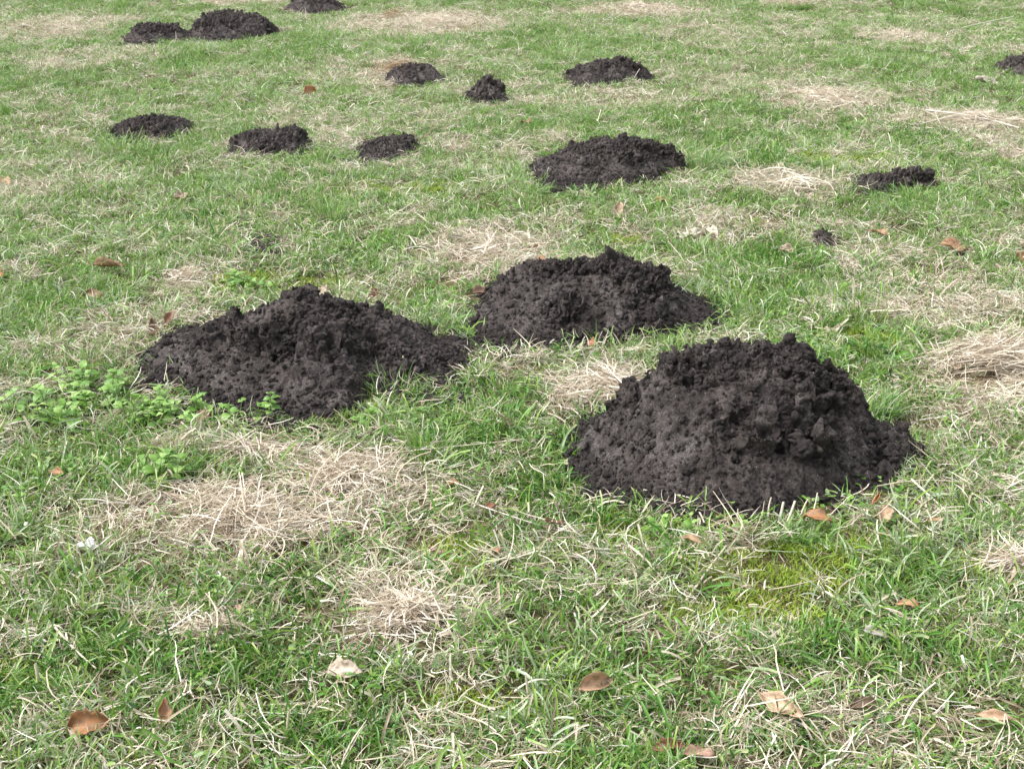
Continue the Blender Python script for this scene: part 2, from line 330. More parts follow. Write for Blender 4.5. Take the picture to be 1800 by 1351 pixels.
def gn_scatter(name, protos, P, rot, scl, tint, mat, parent=None):
    """One object: prototype meshes plus loose points; geometry nodes put a random prototype on each point."""
    Vs, Qs, Bs, Ks = [P], [], [np.zeros((len(P), 3))], [np.zeros(len(P), int)]; off = len(P)
    for k, (V, Q, B) in enumerate(protos):
        Vs.append(V); Qs.append(Q+off); Bs.append(B); Ks.append(np.full(len(V), k+1)); off += len(V)
    V = np.concatenate(Vs); n = len(V); pad = lambda a, d: np.concatenate([a, np.zeros((n-len(a), d))]) if d > 1 else np.concatenate([a, np.zeros(n-len(a))])
    me = mesh_np(name, V, np.concatenate(Qs), mat, attrs={'brand': ('FLOAT_VECTOR', np.concatenate(Bs)), 'proto': ('INT', np.concatenate(Ks)),
        'rot': ('FLOAT_VECTOR', pad(rot, 3)), 'scl': ('FLOAT_VECTOR', pad(scl, 3)), 'tint': ('FLOAT_VECTOR', pad(tint, 3))})
    o = link(name, me, parent)
    ng = bpy.data.node_groups.new(name+'_scatter', 'GeometryNodeTree')
    ng.interface.new_socket('Geometry', in_out='INPUT', socket_type='NodeSocketGeometry'); ng.interface.new_socket('Geometry', in_out='OUTPUT', socket_type='NodeSocketGeometry')
    N, Lk = ng.nodes, ng.links; gi, go = N.new('NodeGroupInput'), N.new('NodeGroupOutput')
    na = N.new('GeometryNodeInputNamedAttribute'); na.data_type = 'INT'; na.inputs['Name'].default_value = 'proto'
    def pick(k):
        c = N.new('FunctionNodeCompare'); c.data_type = 'INT'; c.operation = 'EQUAL'
        Lk.new(na.outputs[0], c.inputs[2]); c.inputs[3].default_value = k
        s = N.new('GeometryNodeSeparateGeometry'); s.domain = 'POINT'; Lk.new(gi.outputs[0], s.inputs[0]); Lk.new(c.outputs[0], s.inputs[1]); return s.outputs[0]
    j = N.new('GeometryNodeJoinGeometry')
    for k in range(len(protos)):
        g2 = N.new('GeometryNodeGeometryToInstance'); Lk.new(pick(k+1), g2.inputs[0]); Lk.new(g2.outputs[0], j.inputs[0])
    iop = N.new('GeometryNodeInstanceOnPoints'); Lk.new(pick(0), iop.inputs['Points']); Lk.new(j.outputs[0], iop.inputs['Instance'])
    iop.inputs['Pick Instance'].default_value = True
    ri = N.new('FunctionNodeRandomValue'); ri.data_type = 'INT'
    [s for s in ri.inputs if s.type == 'INT' and s.name == 'Min'][0].default_value = 0
    [s for s in ri.inputs if s.type == 'INT' and s.name == 'Max'][0].default_value = len(protos)-1
    Lk.new([s for s in ri.outputs if s.type == 'INT'][0], iop.inputs['Instance Index'])
    ar = N.new('GeometryNodeInputNamedAttribute'); ar.data_type = 'FLOAT_VECTOR'; ar.inputs['Name'].default_value = 'rot'
    er = N.new('FunctionNodeEulerToRotation'); Lk.new(ar.outputs[0], er.inputs[0]); Lk.new(er.outputs[0], iop.inputs['Rotation'])
    asc = N.new('GeometryNodeInputNamedAttribute'); asc.data_type = 'FLOAT_VECTOR'; asc.inputs['Name'].default_value = 'scl'
    Lk.new(asc.outputs[0], iop.inputs['Scale']); Lk.new(iop.outputs[0], go.inputs[0])
    md = o.modifiers.new('scatter', 'NODES'); md.node_group = ng
    return o
def mesh_proto(me):
    V = np.array([v.co[:] for v in me.vertices]); F = np.array([list(p.vertices) for p in me.polygons]); F = np.concatenate([F, F[:, 2:]], 1)[:, :3]
    return V, F, np.zeros((len(V), 3))
CRUMB_PROTOS = [mesh_proto(m) for m in CRUMBS]

def hill(label, sil, front, ridge, nclod, size=1.0, rough=1.0, back=1.0, knobs=(), seed=0, group=None):
    sil = np.array(sil, float); front = np.array(front, float)
    cxp = sil[:, 0].mean(); _, YR = at(cxp, ridge); YR = float(YR)
    sx, sz = at_depth(sil[:, 0], sil[:, 1], YR); sz = np.maximum(sz - 0.010*np.clip(sz/0.08, 0, 1), 0.0); sz *= 1.18 if sz.max() < 0.16 else 1.0; sz[0] = sz[-1] = 0.0
    fx, fy = at(front[:, 0], front[:, 1], 0.020); o_ = np.argsort(fx); fx, fy = fx[o_], np.minimum(fy[o_], YR-0.015)
    xm, xM, zmx = sx.min(), sx.max(), sz.max(); wdt = xM-xm
    fd = YR - fy.min(); bd = max(fd, 0.32*wdt)*back
    cx, cy = (xm+xM)/2, YR
    def base(x, y):
        u = x + 0.022*size*vn(x*22, y*22, 0.0, seed+1) + 0.010*size*vn(x*60, y*60, 0.0, seed+2); v = y + 0.026*size*vn(x*18, y*18, 5.5, seed+3) + 0.010*size*vn(x*55, y*55, 2.0, seed+4)
        zs = np.interp(u, sx, sz, left=0, right=0)
        # the silhouette seen from the camera narrows with distance to the ridge: sample the front outline at its own x
        yf = np.interp(u, fx, fy, left=YR-0.02, right=YR-0.02); yb = YR + bd*np.sqrt(np.clip(zs/zmx, 0, 1))**0.8 + 0.01
        d = np.where(v < YR, (YR-v)/(YR-yf), (v-YR)/(yb-YR))
        dc = np.clip(d, 0, 1)
        pf = 0.35*(1-dc) + 0.65*(1-dc**1.55); pb = 1 - dc**1.3
        z = zs*np.where(v < YR, pf, pb)
        fr = fbm(x*26, y*26, 0.0, seed+60, 3)                                                     # thin ragged fringe of spilled soil
        out = np.where((d < 1.3) & (fr > (d-1)/0.3*0.9 - 0.25), 0.004 + 0.006*fr, -0.03)
        return np.where((d >= 1) | (u < xm) | (u > xM), np.where((u < xm) | (u > xM), -0.03, out), np.maximum(z - 0.006, np.where(d > 0.8, out, -0.03)))
    px = ppm(ridge); cell = max(0.0022, 0.95/px)
    m_ = 0.05*size
    xs = np.arange(xm-m_, xM+m_, cell); ys = np.arange(fy.min()-m_, YR+bd+m_, cell)
    X, Y = np.meshgrid(xs, ys); x, y = X.ravel(), Y.ravel(); Z = base(x, y).reshape(X.shape)
    # soften the footprint so that slopes run out instead of ending in a cliff
    for _ in range(3): Z[1:-1, 1:-1] = 0.25*Z[1:-1, 1:-1] + 0.1875*(Z[:-2, 1:-1]+Z[2:, 1:-1]+Z[1:-1, :-2]+Z[1:-1, 2:])
    gy, gx = np.gradient(Z, cell); nl = np.sqrt(gx**2+gy**2+1); nx, ny, nz = -gx/nl, -gy/nl, 1/nl
    z = Z.ravel(); rel = np.clip(z/max(zmx, 0.02), 0, 1)
    s = 1.0/size
    lump = sstep(-0.12, 0.22, fbm(x*7*s, y*7*s, z*7*s, seed+5, 2) + 0.9*(rel-0.46))            # clods above, fine crumble below
    w1, i1 = worley(x*22*s, y*22*s, z*34*s, seed+6); w2, i2 = worley(x*62*s, y*62*s, z*62*s, seed+7); w3, i3 = worley(x*150*s, y*150*s, z*150*s, seed+8)
    cre = np.abs(fbm(x*13*s, y*13*s, z*13*s, seed+9, 3))
    qx, qy, qz = [c_*s + 0.10*vn(x*30*s, y*30*s, z*30*s, seed+40+k_) for k_, c_ in enumerate((x, y, z))]
    big = fbm(qx*8, qy*8, qz*19, seed+10, 2, 0.55); mid = fbm(qx*24, qy*24, qz*42, seed+11, 3, 0.6); am = min(1.0, 0.35 + zmx/0.35); fz = 1.0 if cell < 0.003 else 0.35; fin = fbm(x*95*s, y*95*s, z*95*s, seed+12, 3, 0.7)
    disp = size*rough*am*((0.16+0.84*lump)*(1-0.45*sstep(0.72, 0.98, rel))*(0.055*big + 0.020*mid - 0.020*(1-sstep(0.0, 0.12, cre))) + lump*(0.016*(0.5-w1)*(0.2+1.4*i1) + 0.007*(0.5-w2)*(0.3+1.4*i2))
                       + fz*((0.0025+0.0025*lump)*(0.5-w3)*(0.3+1.4*i3) + (0.0032+0.0058*lump)*fin))
    edge = sstep(-0.012, 0.03*size, z)*(0.45+0.55*sstep(0.02, 0.10, z/size)) if zmx > 0.15 else sstep(-0.012, 0.03*size, z)
    disp = disp*(0.22+0.78*edge)
    V = np.stack([x + nx.ravel()*disp, y + ny.ravel()*disp, z + nz.ravel()*disp + gz(x, y)], 1)
    zz = z + nz.ravel()*disp
    i = np.arange(X.size).reshape(X.shape)
    Q = np.stack([i[:-1, :-1], i[:-1, 1:], i[1:, 1:], i[1:, :-1]], -1).reshape(-1, 4)
    Q = Q[(zz[Q] > -0.010).any(1)]
    used = np.unique(Q); rm = np.full(len(V), -1); rm[used] = np.arange(len(used)); Vu = V[used]; Q = rm[Q]
    c0 = np.array([cx, cy, 0.0])
    root = link('molehill', None, loc=c0); root.empty_display_size = 0.1
    tag(root, label, 'molehill', group or 'molehills on the lawn')
    me = mesh_np('mound', Vu - c0, Q, M_SOIL); link('mound', me, root)
    rng = np.random.default_rng(100+seed)
    zu, lu = zz[used], lump[used]; front_side = Vu[:, 1] < YR + 0.3*bd
    pw = np.where((zu > 0.005) & front_side, 0.15 + lu*1.0, 0); pw = pw/pw.sum()
    for k in rng.choice(len(Vu), int(nclod*1.7), p=pw):
        r = size*float(np.exp(rng.normal(math.log(0.0078), 0.45))); r = min(r, 0.024*size)
        sc = r*rng.uniform(0.6, 1.4, 3)
        link('clod', CLODS[rng.integers(len(CLODS))], root, Vu[k]-c0+np.array([0, 0, -0.45*r]), rng.uniform(0, 6.28, 3), sc)
    for (kx, ky, r, tall) in knobs:                                                             # clods that stand out on the photograph
        X_, Z_ = at_depth(kx, ky, YR if ky < ridge else float(at(kx, ky)[1]))
        if ky >= ridge: Y_ = float(at(kx, ky)[1]); Z_ = 0.0
        else: Y_ = YR
        link('clod', CLODS[rng.integers(len(CLODS))], root, np.array([float(X_), Y_, float(Z_)])-c0, (0.2, 0.3, rng.uniform(0, 6)), (r, r, r*tall))
    nc = int(min(13000, 23000*wdt*wdt)) + 120
    pc = np.where(zu > -0.004, 0.22 + (zu < 0.03*size)*0.8 + lu*0.7, 0); pc /= pc.sum()
    ks = rng.choice(len(Vu), nc, p=pc); P = Vu[ks] - c0 + rng.normal(0, 0.002, (nc, 3))
    sp = int(nc*0.14); P[:sp, :2] += rng.normal(0, 0.045*size, (sp, 2)); bz = base(P[:sp, 0]+cx, P[:sp, 1]+cy); P[:sp, 2] = np.maximum(bz, 0.004) + gz(P[:sp, 0]+cx, P[:sp, 1]+cy) + 0.004
    rr = np.exp(rng.normal(math.log(0.0027), 0.5, nc)); rr = np.clip(rr, 0.0011, 0.009)*(0.6+0.4*size)
    tag(gn_scatter('soil_crumbs', CRUMB_PROTOS, P, rng.uniform(0, 6.28, (nc, 3)), rr[:, None]*rng.uniform(0.7, 1.3, (nc, 3)), np.zeros((nc, 3)), M_SOIL, root), kind='stuff')
    HILLS.append((base, (xm-0.1, xM+0.1, fy.min()-0.1, YR+bd+0.1)))

hill('largest molehill, dark crumbly soil heap with a flat top at the right front',
    [(995,800),(1030,765),(1075,722),(1112,698),(1138,676),(1155,642),(1176,622),(1205,612),(1240,607),(1275,602),(1320,602),(1370,602),(1390,594),(1412,604),(1450,634),(1490,662),(1512,695),(1528,724),(1562,744),(1605,768),(1645,796)],
    [(998,800),(1020,845),(1060,868),(1150,880),(1240,893),(1340,906),(1400,888),(1470,864),(1540,842),(1600,824),(1645,798)], 800, 85, 1.0,
    knobs=[(1277,600,.011,.9),(1388,598,.014,1.0),(1182,634,.011,1),(1318,893,.028,.7),(1255,886,.018,.8),(1455,640,.013,1),(1150,688,.018,.9)], seed=1)
hill('wide pointed molehill of dark soil beside the leafy weeds at the left',
    [(240,655),(285,602),(330,594),(380,577),(440,556),(470,541),(500,524),(530,516),(555,526),(600,532),(640,547),(690,562),(725,587),(745,604),(790,628),(825,648),(850,675)],
    [(240,660),(310,688),(350,712),(420,717),(490,722),(515,738),(560,736),(600,728),(625,702),(645,676),(700,682),(760,694),(820,686),(850,676)], 645, 85, 1.0,
    knobs=[(530,518,.018,1),(505,530,.015,1),(292,605,.018,.8),(600,535,.016,1)], seed=2)
hill('middle molehill with a small soil knob on top, between the two big front heaps',
    [(822,603),(832,570),(845,532),(870,510),(900,492),(930,480),(960,473),(1000,468),(1050,468),(1090,468),(1130,474),(1165,487),(1185,512),(1215,532),(1250,546),(1288,568)],
    [(822,605),(880,612),(950,608),(1010,602),(1060,592),(1120,584),(1180,578),(1288,570)], 555, 75, 1.0,
    knobs=[(1071,450,.020,1.45),(1010,466,.013,1),(940,480,.014,1)], seed=3)
hill('broad rounded molehill in the middle distance with bright green grass at its right',
    [(933,312),(940,287),(955,272),(985,264),(1020,250),(1060,244),(1100,240),(1140,245),(1170,254),(1195,270),(1208,292)],
    [(933,306),(948,320),(985,327),(1040,325),(1090,319),(1150,309),(1208,294)], 303, 36, 1.0, knobs=[(1095,240,.02,.8)], seed=4)
hill('low jagged molehill beyond the broad rounded one, with dry grass at its foot',
    [(988,132),(1005,122),(1030,113),(1060,108),(1090,104),(1110,109),(1135,118),(1152,128)],
    [(988,135),(1010,143),(1040,150),(1070,145),(1100,138),(1152,132)], 138, 18, 1.1, 1.2, knobs=[(1090,104,.03,.9)], seed=5)
hill('low molehill at the left with green blades in front, leftmost of the row of three',
    [(186,238),(205,222),(225,211),(250,203),(280,204),(310,209),(320,218),(348,228)], [(186,241),(230,241),(280,239),(320,231),(348,231)], 232, 18, 1.0, 1.1, seed=6)
hill('low molehill with ragged upright right edge, middle of the row of three at left',
    [(395,262),(415,246),(440,232),(470,226),(500,228),(520,226),(528,240),(542,258)], [(395,266),(430,269),(470,269),(510,266),(542,261)], 258, 18, 1.0, 1.2, knobs=[(518,230,.028,.8)], seed=7)
hill('small flat molehill beside pale straw, rightmost of the row of three',
    [(608,278),(630,263),(650,251),(680,246),(710,244),(724,252),(728,263)], [(608,280),(640,285),(680,279),(728,266)], 268, 14, 1.0, 1.1, seed=8)
hill('small molehill half covered with brown dry grass in the background',
    [(675,135),(690,120),(715,112),(750,113),(770,125),(782,136)], [(675,140),(720,148),(760,142),(782,139)], 140, 10, 1.0, seed=9)
hill('small upright lumpy molehill of dark soil clods in the background',
    [(818,166),(835,152),(848,140),(865,140),(880,152),(892,166)], [(818,170),(850,178),(892,170)], 171, 12, 1.1, 1.3, knobs=[(858,142,.045,.8),(842,155,.04,.9),(878,156,.035,1)], seed=10)
hill('long low molehill half hidden by green grass at the right',
    [(1493,340),(1510,323),(1530,313),(1560,317),(1590,308),(1610,302),(1632,312),(1642,325)], [(1493,344),(1530,343),(1560,341),(1600,327),(1642,330)], 333, 14, 1.0, 1.1, knobs=[(1608,304,.026,.8)], seed=11)
hill('tiny mound of dark soil under straw near the pale leaf at right',
    [(1430,422),(1437,409),(1450,405),(1464,415),(1472,425)], [(1430,426),(1450,432),(1472,428)], 426, 6, 0.6, 1.2, seed=12)
hill('tiny soil mound in the gap between left and middle molehills',
    [(776,620),(785,605),(800,600),(815,605),(827,620)], [(776,622),(800,630),(827,622)], 615, 7, 0.5, 1.2, seed=13)
hill('lower left half of the far pair of joined molehills',
    [(210,75),(220,60),(245,47),(270,42),(300,47),(320,56),(354,62)], [(210,78),(250,79),(300,74),(354,70)], 71, 14, 1.2, 1.1, seed=14)
hill('taller right half of the far pair of joined molehills',
    [(322,62),(345,46),(360,25),(385,19),(410,22),(445,26),(470,39),(480,55)], [(322,68),(370,74),(420,69),(480,60)], 63, 16, 1.2, 1.1, seed=15)
hill('farthest dark molehill cut by the top edge of the photo',
    [(498,12),(515,1),(540,-6),(570,-6),(590,2),(607,14)], [(498,14),(530,21),(570,21),(607,17)], 15, 10, 1.2, 1.1, seed=16)
hill('dark molehill cut by the right edge of the photo',
    [(1768,125),(1776,112),(1792,101),(1815,98),(1840,112),(1852,128)], [(1768,131),(1800,137),(1852,131)], 127, 10, 1.1, 1.2, seed=17)
hill('flattened thin patch of dark soil in the grass behind the left molehill',
    [(412,434),(435,424),(470,423),(500,428),(512,436)], [(412,436),(450,440),(490,440),(512,437)], 430, 6, 0.6, 1.0, seed=18)
def soil_height(x, y):
    z = np.full(x.shape, -0.03)
    for f, (a, b, c, d) in HILLS:
        m = (x > a) & (x < b) & (y > c) & (y < d)
        if m.any(): z[m] = np.maximum(z[m], f(x[m], y[m]))
    return z

# ------------------------------------------------------------------ grass cover
def field(dens, ymin=0.9, ymax=25.0):
    """random ground points; dens = [(y_from, y_to, per m2)]"""
    out = []
    for (a, b, n) in dens:
        half = lambda y: 0.39*math.hypot(y, CAM_H) + 1.1
        W = half(b); k = int((b-a)*2*W*n); y = RNG.uniform(a, b, k); x = RNG.uniform(-W, W, k)
        m = np.abs(x) < 0.39*np.hypot(y, CAM_H) + 1.1; out.append(np.stack([x[m], y[m]], 1))
    return np.concatenate(out)
def disc(n, r, rng): a = rng.uniform(0, 6.28, n); q = r*np.sqrt(rng.random(n)); return np.stack([q*np.cos(a), q*np.sin(a), np.full(n, -0.004)], 1)
def grass_proto(seed, n=44, r=0.055, L=(0.022, 0.066), wd=(0.0016, 0.0042), el=(0.55, 1.45), droop=(0.2, 1.7), bl=0.35):
    g = np.random.default_rng(seed); P = disc(n, r, g); az = g.uniform(0, 6.28, n) ; az = np.where(g.random(n) < 0.4, g.uniform(0, 6.28) + g.normal(0, 0.5, n), az)
    return ribbons(P, az, g.uniform(*el, n), g.uniform(*L, n), g.uniform(*wd, n), 4, g.uniform(*droop, n), g.normal(0, 0.5, n), g.normal(0, 0.5, n), blunt=g.random(n) < bl, rng=g)
def tint_of(x, y, D):
    hue = np.clip(0.5 + 0.6*fbm(x*3.1, y*2.4, 0.0, 31, 3) + 0.40*vn(x*11, y*8, 0.0, 33) + RNG.normal(0, 0.08, len(x)), 0, 1)
    return np.stack([D, hue, RNG.random(len(x))], 1)
def place(xy, jitter=0.25):
    n = len(xy); z = gz(xy[:, 0], xy[:, 1]); return np.column_stack([xy, z]), np.column_stack([RNG.normal(0, jitter, (n, 2)), RNG.uniform(0, 6.28, n)])

# short mown grass
xy = field([(0.9, 4.5, 360), (4.5, 9, 260), (9, 16, 160), (16, 25, 75)]); x, y = xy.T
D = dry_at(x, y); sh = soil_height(x, y); keep = (sh < 0.0) | ((sh < 0.012) & (RNG.random(len(x)) < 0.40)) | ((sh < 0.035) & (RNG.random(len(x)) < 0.12))
keep &= RNG.random(len(x)) > np.maximum(0.42*sstep(0.55, 0.95, D), 0.66*pmap(MOSS, x, y))
xy, D = xy[keep], D[keep]; x, y = xy.T; P, R = place(xy)
G = pmap(LUSH, x, y); hgt = (0.62 + 0.38*fbm(x*4, y*3, 0.0, 41, 3) + 0.35*G - 0.30*sstep(0.5, 0.9, D))*RNG.uniform(0.8, 1.25, len(x)); hgt = np.clip(hgt, 0.35, 1.35)
near = soil_height(x, y+0.05) > 0.0
for dy_ in (0.10, 0.16, 0.22): near |= (soil_height(x, y+dy_) > 0.0) & (y > dy_*18)
hgt = np.where(near & (RNG.random(len(x)) < 0.85), 0.42*hgt, hgt); hgt *= 1 - 0.55*pmap(MOSS, x, y)
far = 1 + 0.3*sstep(7, 18, y); hs_ = far*RNG.uniform(0.9, 1.15, len(x))
tag(gn_scatter('lawn_grass', [grass_proto(200+k) for k in range(20)], P, R, np.column_stack([hs_, hs_, hgt*far]), tint_of(x, y, D*0.6), M_GRASS),
    'short mown green grass with dead blades mixed in, covering the whole field', 'grass', kind='stuff')
# broad, longer blades
xy = field([(0.9, 2.9, 290), (2.9, 4.5, 220), (4.5, 9, 130), (9, 16, 55), (16, 25, 15)]); xy = xy[RNG.random(len(xy)) > 0.8*pmap(MOSS, *xy.T)]; x, y = xy.T
sh = soil_height(x, y); D = dry_at(x, y); sh = np.maximum(sh, np.where(RNG.random(len(x)) < 0.8, soil_height(x, y+0.07), -1)); keep = (sh < 0.0) & (RNG.random(len(x)) > 0.8*sstep(0.5, 0.9, D)); xy, D = xy[keep], D[keep]; x, y = xy.T; P, R = place(xy)
sc = RNG.uniform(0.7, 1.2, len(x))
tag(gn_scatter('broad_grass', [grass_proto(300+k, 7, 0.03, (0.04, 0.095), (0.0032, 0.0062), (0.15, 1.35), (0.2, 1.6), 0.5) for k in range(12)], P, R, np.column_stack([sc]*3), tint_of(x, y, 0.06+0.30*D), M_GRASS),
    'longer broad grass blades standing and leaning among the short grass', 'grass', kind='stuff')
# dead thatch lying between the blades
def thatch_proto(seed, n=44, r=0.06, L=(0.025, 0.085), wd=(0.0011, 0.0027)):
    g = np.random.default_rng(seed); P = disc(n, r, g); P[:, 2] = g.uniform(0.0, 0.016, n)
    return ribbons(P, g.uniform(0, 6.28, n), g.normal(0.18, 0.25, n), g.uniform(*L, n), g.uniform(*wd, n), 5, g.normal(0.35, 0.5, n), g.normal(0, 1.1, n), g.normal(0, 0.8, n), taper=0.6, kink=0.10, rng=g)
xy = field([(0.9, 4.5, 240), (4.5, 9, 170), (9, 16, 100), (16, 25, 45)]); xy = xy[RNG.random(len(xy)) > 0.85*pmap(MOSS, *xy.T)]; x, y = xy.T
sh = soil_height(x, y); D = dry_at(x, y); keep = ((sh < 0.0) | ((sh < 0.015) & (RNG.random(len(x)) < 0.06))) & (RNG.random(len(x)) < (0.12 + 0.95*D)*(1 - 0.3*sstep(6, 11, y))); xy, D = xy[keep], D[keep]; x, y = xy.T; P, R = place(xy, 0.15)
sc = RNG.uniform(0.8, 1.3, len(x))*(1+0.3*sstep(7, 18, y)); P[:, 2] += 0.010*D*RNG.random(len(x))
tag(gn_scatter('dead_grass', [thatch_proto(400+k) for k in range(12)], P, R, np.column_stack([sc]*3), np.column_stack([np.full(len(x), 2.0), D, RNG.random(len(x))]), M_STRAW),
    'fine tan dead grass litter lying between the green blades', 'dead grass', kind='stuff')
# loose mown blades lying on top
M_LOOSE = blade_mat('mown_blade', True, trans=0.25, rough=0.36, greens=[(0.0, (0.13, 0.21, 0.09)), (0.5, (0.24, 0.31, 0.17)), (1.0, (0.40, 0.45, 0.33))], straws=[(0.0, (0.46, 0.37, 0.24)), (0.5, (0.64, 0.57, 0.44)), (1.0, (0.78, 0.75, 0.67))])
def loose_proto(seed, n=5, r=0.06):
    g = np.random.default_rng(seed); P = disc(n, r, g); P[:, 2] = g.uniform(0.012, 0.035, n)
    return ribbons(P, g.uniform(0, 6.28, n), g.normal(0.25, 0.35, n), g.uniform(0.035, 0.10, n), g.uniform(0.0020, 0.0046, n), 6, g.normal(0.6, 0.6, n), g.normal(0, 0.5, n), g.normal(0, 0.7, n), taper=0.6, blunt=g.random(n) < 0.4, kink=0.05, rng=g)
xy = field([(0.9, 4.5, 28), (4.5, 9, 22), (9, 16, 9)]); x, y = xy.T
keep = (np.maximum(soil_height(x, y), soil_height(x, y+0.08)) < 0) & (RNG.random(len(x)) < 0.45 + 0.6*fbm(x*3, y*2.5, 0.0, 67, 2)); xy = xy[keep]; x, y = xy.T; P, R = place(xy, 0.15); sc = RNG.uniform(0.8, 1.2, len(x))
tag(gn_scatter('mown_blades', [loose_proto(700+k) for k in range(14)], P, R, np.column_stack([sc]*3), np.column_stack([np.full(len(x), 0.55), RNG.random(len(x)), RNG.random(len(x))]), M_LOOSE),
    'pale loose mown grass blades lying on top of the lawn', 'cut grass', kind='stuff')
# moss
def moss_proto(seed, n=60, r=0.03):
    g = np.random.default_rng(seed); P = disc(n, r, g)
    return ribbons(P, g.uniform(0, 6.28, n), g.uniform(0.5, 1.4, n), g.uniform(0.008, 0.02, n), g.uniform(0.0014, 0.0030, n), 3, g.uniform(0, 1.2, n), g.normal(0, 0.8, n), 0.0, rng=g)
xy = field([(0.9, 4.5, 900), (4.5, 9, 600), (9, 16, 300)]); x, y = xy.T
Mo = pmap(MOSS, x, y); keep = (RNG.random(len(x)) < Mo*1.6) & (soil_height(x, y) < 0); xyf = xy[RNG.random(len(x)) < 0.34]; xy = xy[keep]; x, y = xy.T; P, R = place(xy, 0.2)
sc = RNG.uniform(0.8, 1.4, len(x))
tag(gn_scatter('moss', [moss_proto(500+k) for k in range(8)], P, R, np.column_stack([sc]*3), np.column_stack([np.zeros(len(x)), np.clip(0.5+0.5*vn(x*8, y*8, 0.0, 51), 0, 1), RNG.random(len(x))]), M_MOSS),
    'soft yellow-green moss cushions growing low in the lawn', 'moss', kind='stuff')
# short undergrowth that closes the sward down to the soil
M_FILL = blade_mat('undergrowth', True, greens=[(0.0, (0.035, 0.075, 0.010)), (0.5, (0.09, 0.155, 0.022)), (1.0, (0.20, 0.25, 0.06))], trans=0.3, rough=0.5)
x, y = xyf.T; sh = soil_height(x, y); keep = (sh < 0.0) | ((sh < 0.012) & (RNG.random(len(x)) < 0.15)); xyf = xyf[keep]; x, y = xyf.T; P, R = place(xyf, 0.2); sc = RNG.uniform(1.0, 1.7, len(x))
tag(gn_scatter('undergrowth', [moss_proto(550+k, 34, 0.036) for k in range(8)], P, R, np.column_stack([sc]*3), tint_of(x, y, 0.15+0.7*dry_at(x, y)), M_FILL),
    'very short green and tan undergrowth at the base of the lawn', 'undergrowth', kind='stuff')
# tiny round-leaved ground cover
def cover_proto(seed, n=9, r=0.03):
    g = np.random.default_rng(seed); P = disc(n, r, g); P[:, 2] = g.uniform(0.008, 0.028, n)
    return ribbons(P, g.uniform(0, 6.28, n), g.normal(0.1, 0.25, n), g.uniform(0.009, 0.018, n), g.uniform(0.006, 0.011, n), 4, g.uniform(0, 0.8, n), 0.0, g.normal(0, 0.3, n), fold=0.12, taper=0.85, rng=g)
xy = field([(0.9, 4.5, 140), (4.5, 9, 70), (9, 14, 20)]); x, y = xy.T
cl = sstep(0.05, 0.45, fbm(x*2.3, y*2.0, 0.0, 61, 3)); keep = (RNG.random(len(x)) < cl) & (soil_height(x, y) < 0); xy = xy[keep]; x, y = xy.T; P, R = place(xy, 0.2)
sc = RNG.uniform(0.7, 1.2, len(x))
tag(gn_scatter('ground_cover', [cover_proto(600+k) for k in range(8)], P, R, np.column_stack([sc]*3), np.column_stack([np.zeros(len(x)), np.clip(0.55+0.4*RNG.normal(0, 1, len(x)), 0, 1), RNG.random(len(x))]), M_GRASS),
    'small round green leaves of low ground cover between the grass', 'ground cover', kind='stuff')

# ------------------------------------------------------------------ grass tufts that stand out
def tuft(label, px, py, n, r, L, wd=(0.002, 0.004), mat=M_TUFT, lean=None, seed=0):
    X, Y = [float(q) for q in at(px, py)]; g = np.random.default_rng(900+seed); P = disc(n, r, g)
    az = np.arctan2(P[:, 1], P[:, 0]) + g.normal(0, 0.7, n)
    if lean is not None: az = lean + g.normal(0, 0.8, n)
    V, Q, B = ribbons(P, az, g.uniform(0.7, 1.5, n), g.uniform(0.55, 1.0, n)*L, g.uniform(*wd, n), 6, g.uniform(0.2, 1.5, n), g.normal(0, 0.4, n), g.normal(0, 0.4, n), blunt=g.random(n) < 0.15, rng=g)
    me = mesh_np('grass_tuft', V, Q, mat, attrs={'brand': ('FLOAT_VECTOR', B)})
    tag(link('grass_tuft', me, loc=(X, Y, float(gz(X, Y)))), label, 'grass tuft', 'grass tufts that stand out')
tuft('bright green spreading grass tuft between the left and largest molehills', 765, 795, 130, .055, .105, seed=1)
tuft('bright green tuft beside pale cut stems in front of the largest molehill', 1158, 1010, 90, .032, .07, (.003, .006), seed=2)
tuft('bright green grass tuft touching the right side of the broad rounded molehill', 1232, 298, 160, .10, .16, seed=3)
tuft('tall dark green grass tuft behind the left molehill, right of the soil patch', 578, 385, 120, .06, .15, seed=4)
tuft('olive grass tuft left of the left molehill', 145, 655, 120, .05, .075, mat=M_OLIVE, seed=5)
tuft('dark olive tuft right behind the largest molehill', 1520, 572, 120, .05, .08, mat=M_OLIVE, seed=6)
tuft('dense bright green tuft in front of the largest molehill, left of the rust leaf', 1385, 948, 170, .05, .05, (.0015, .003), seed=7)
tuft('long grass blades leaning over the right front of the left molehill', 690, 700, 70, .075, .11, (.002, .0035), seed=8)
tuft('green tuft against the right flank of the largest molehill', 1540, 735, 140, .05, .12, lean=0.3, seed=9)
tuft('green tuft at the right foot of the largest molehill', 1620, 800, 120, .07, .08, seed=10)
tuft('green tuft growing in front of the leftmost molehill in the row of three', 215, 268, 140, .12, .17, seed=11)
tuft('green tuft in front of the long low molehill at right', 1600, 362, 120, .10, .11, seed=12)
tuft('green tuft in the upper middle, left of the low jagged molehill', 985, 105, 150, .15, .22, seed=13)
tuft('green tuft in front of the far straw heap at top', 715, 78, 150, .17, .2, seed=14)
tuft('thin upright blades at the left foot of the left molehill', 300, 660, 26, .03, .10, (.002, .0035), seed=15)
tuft('thin pale-tipped blades in front of the middle molehill', 1085, 612, 40, .07, .09, (.002, .0032), seed=16)
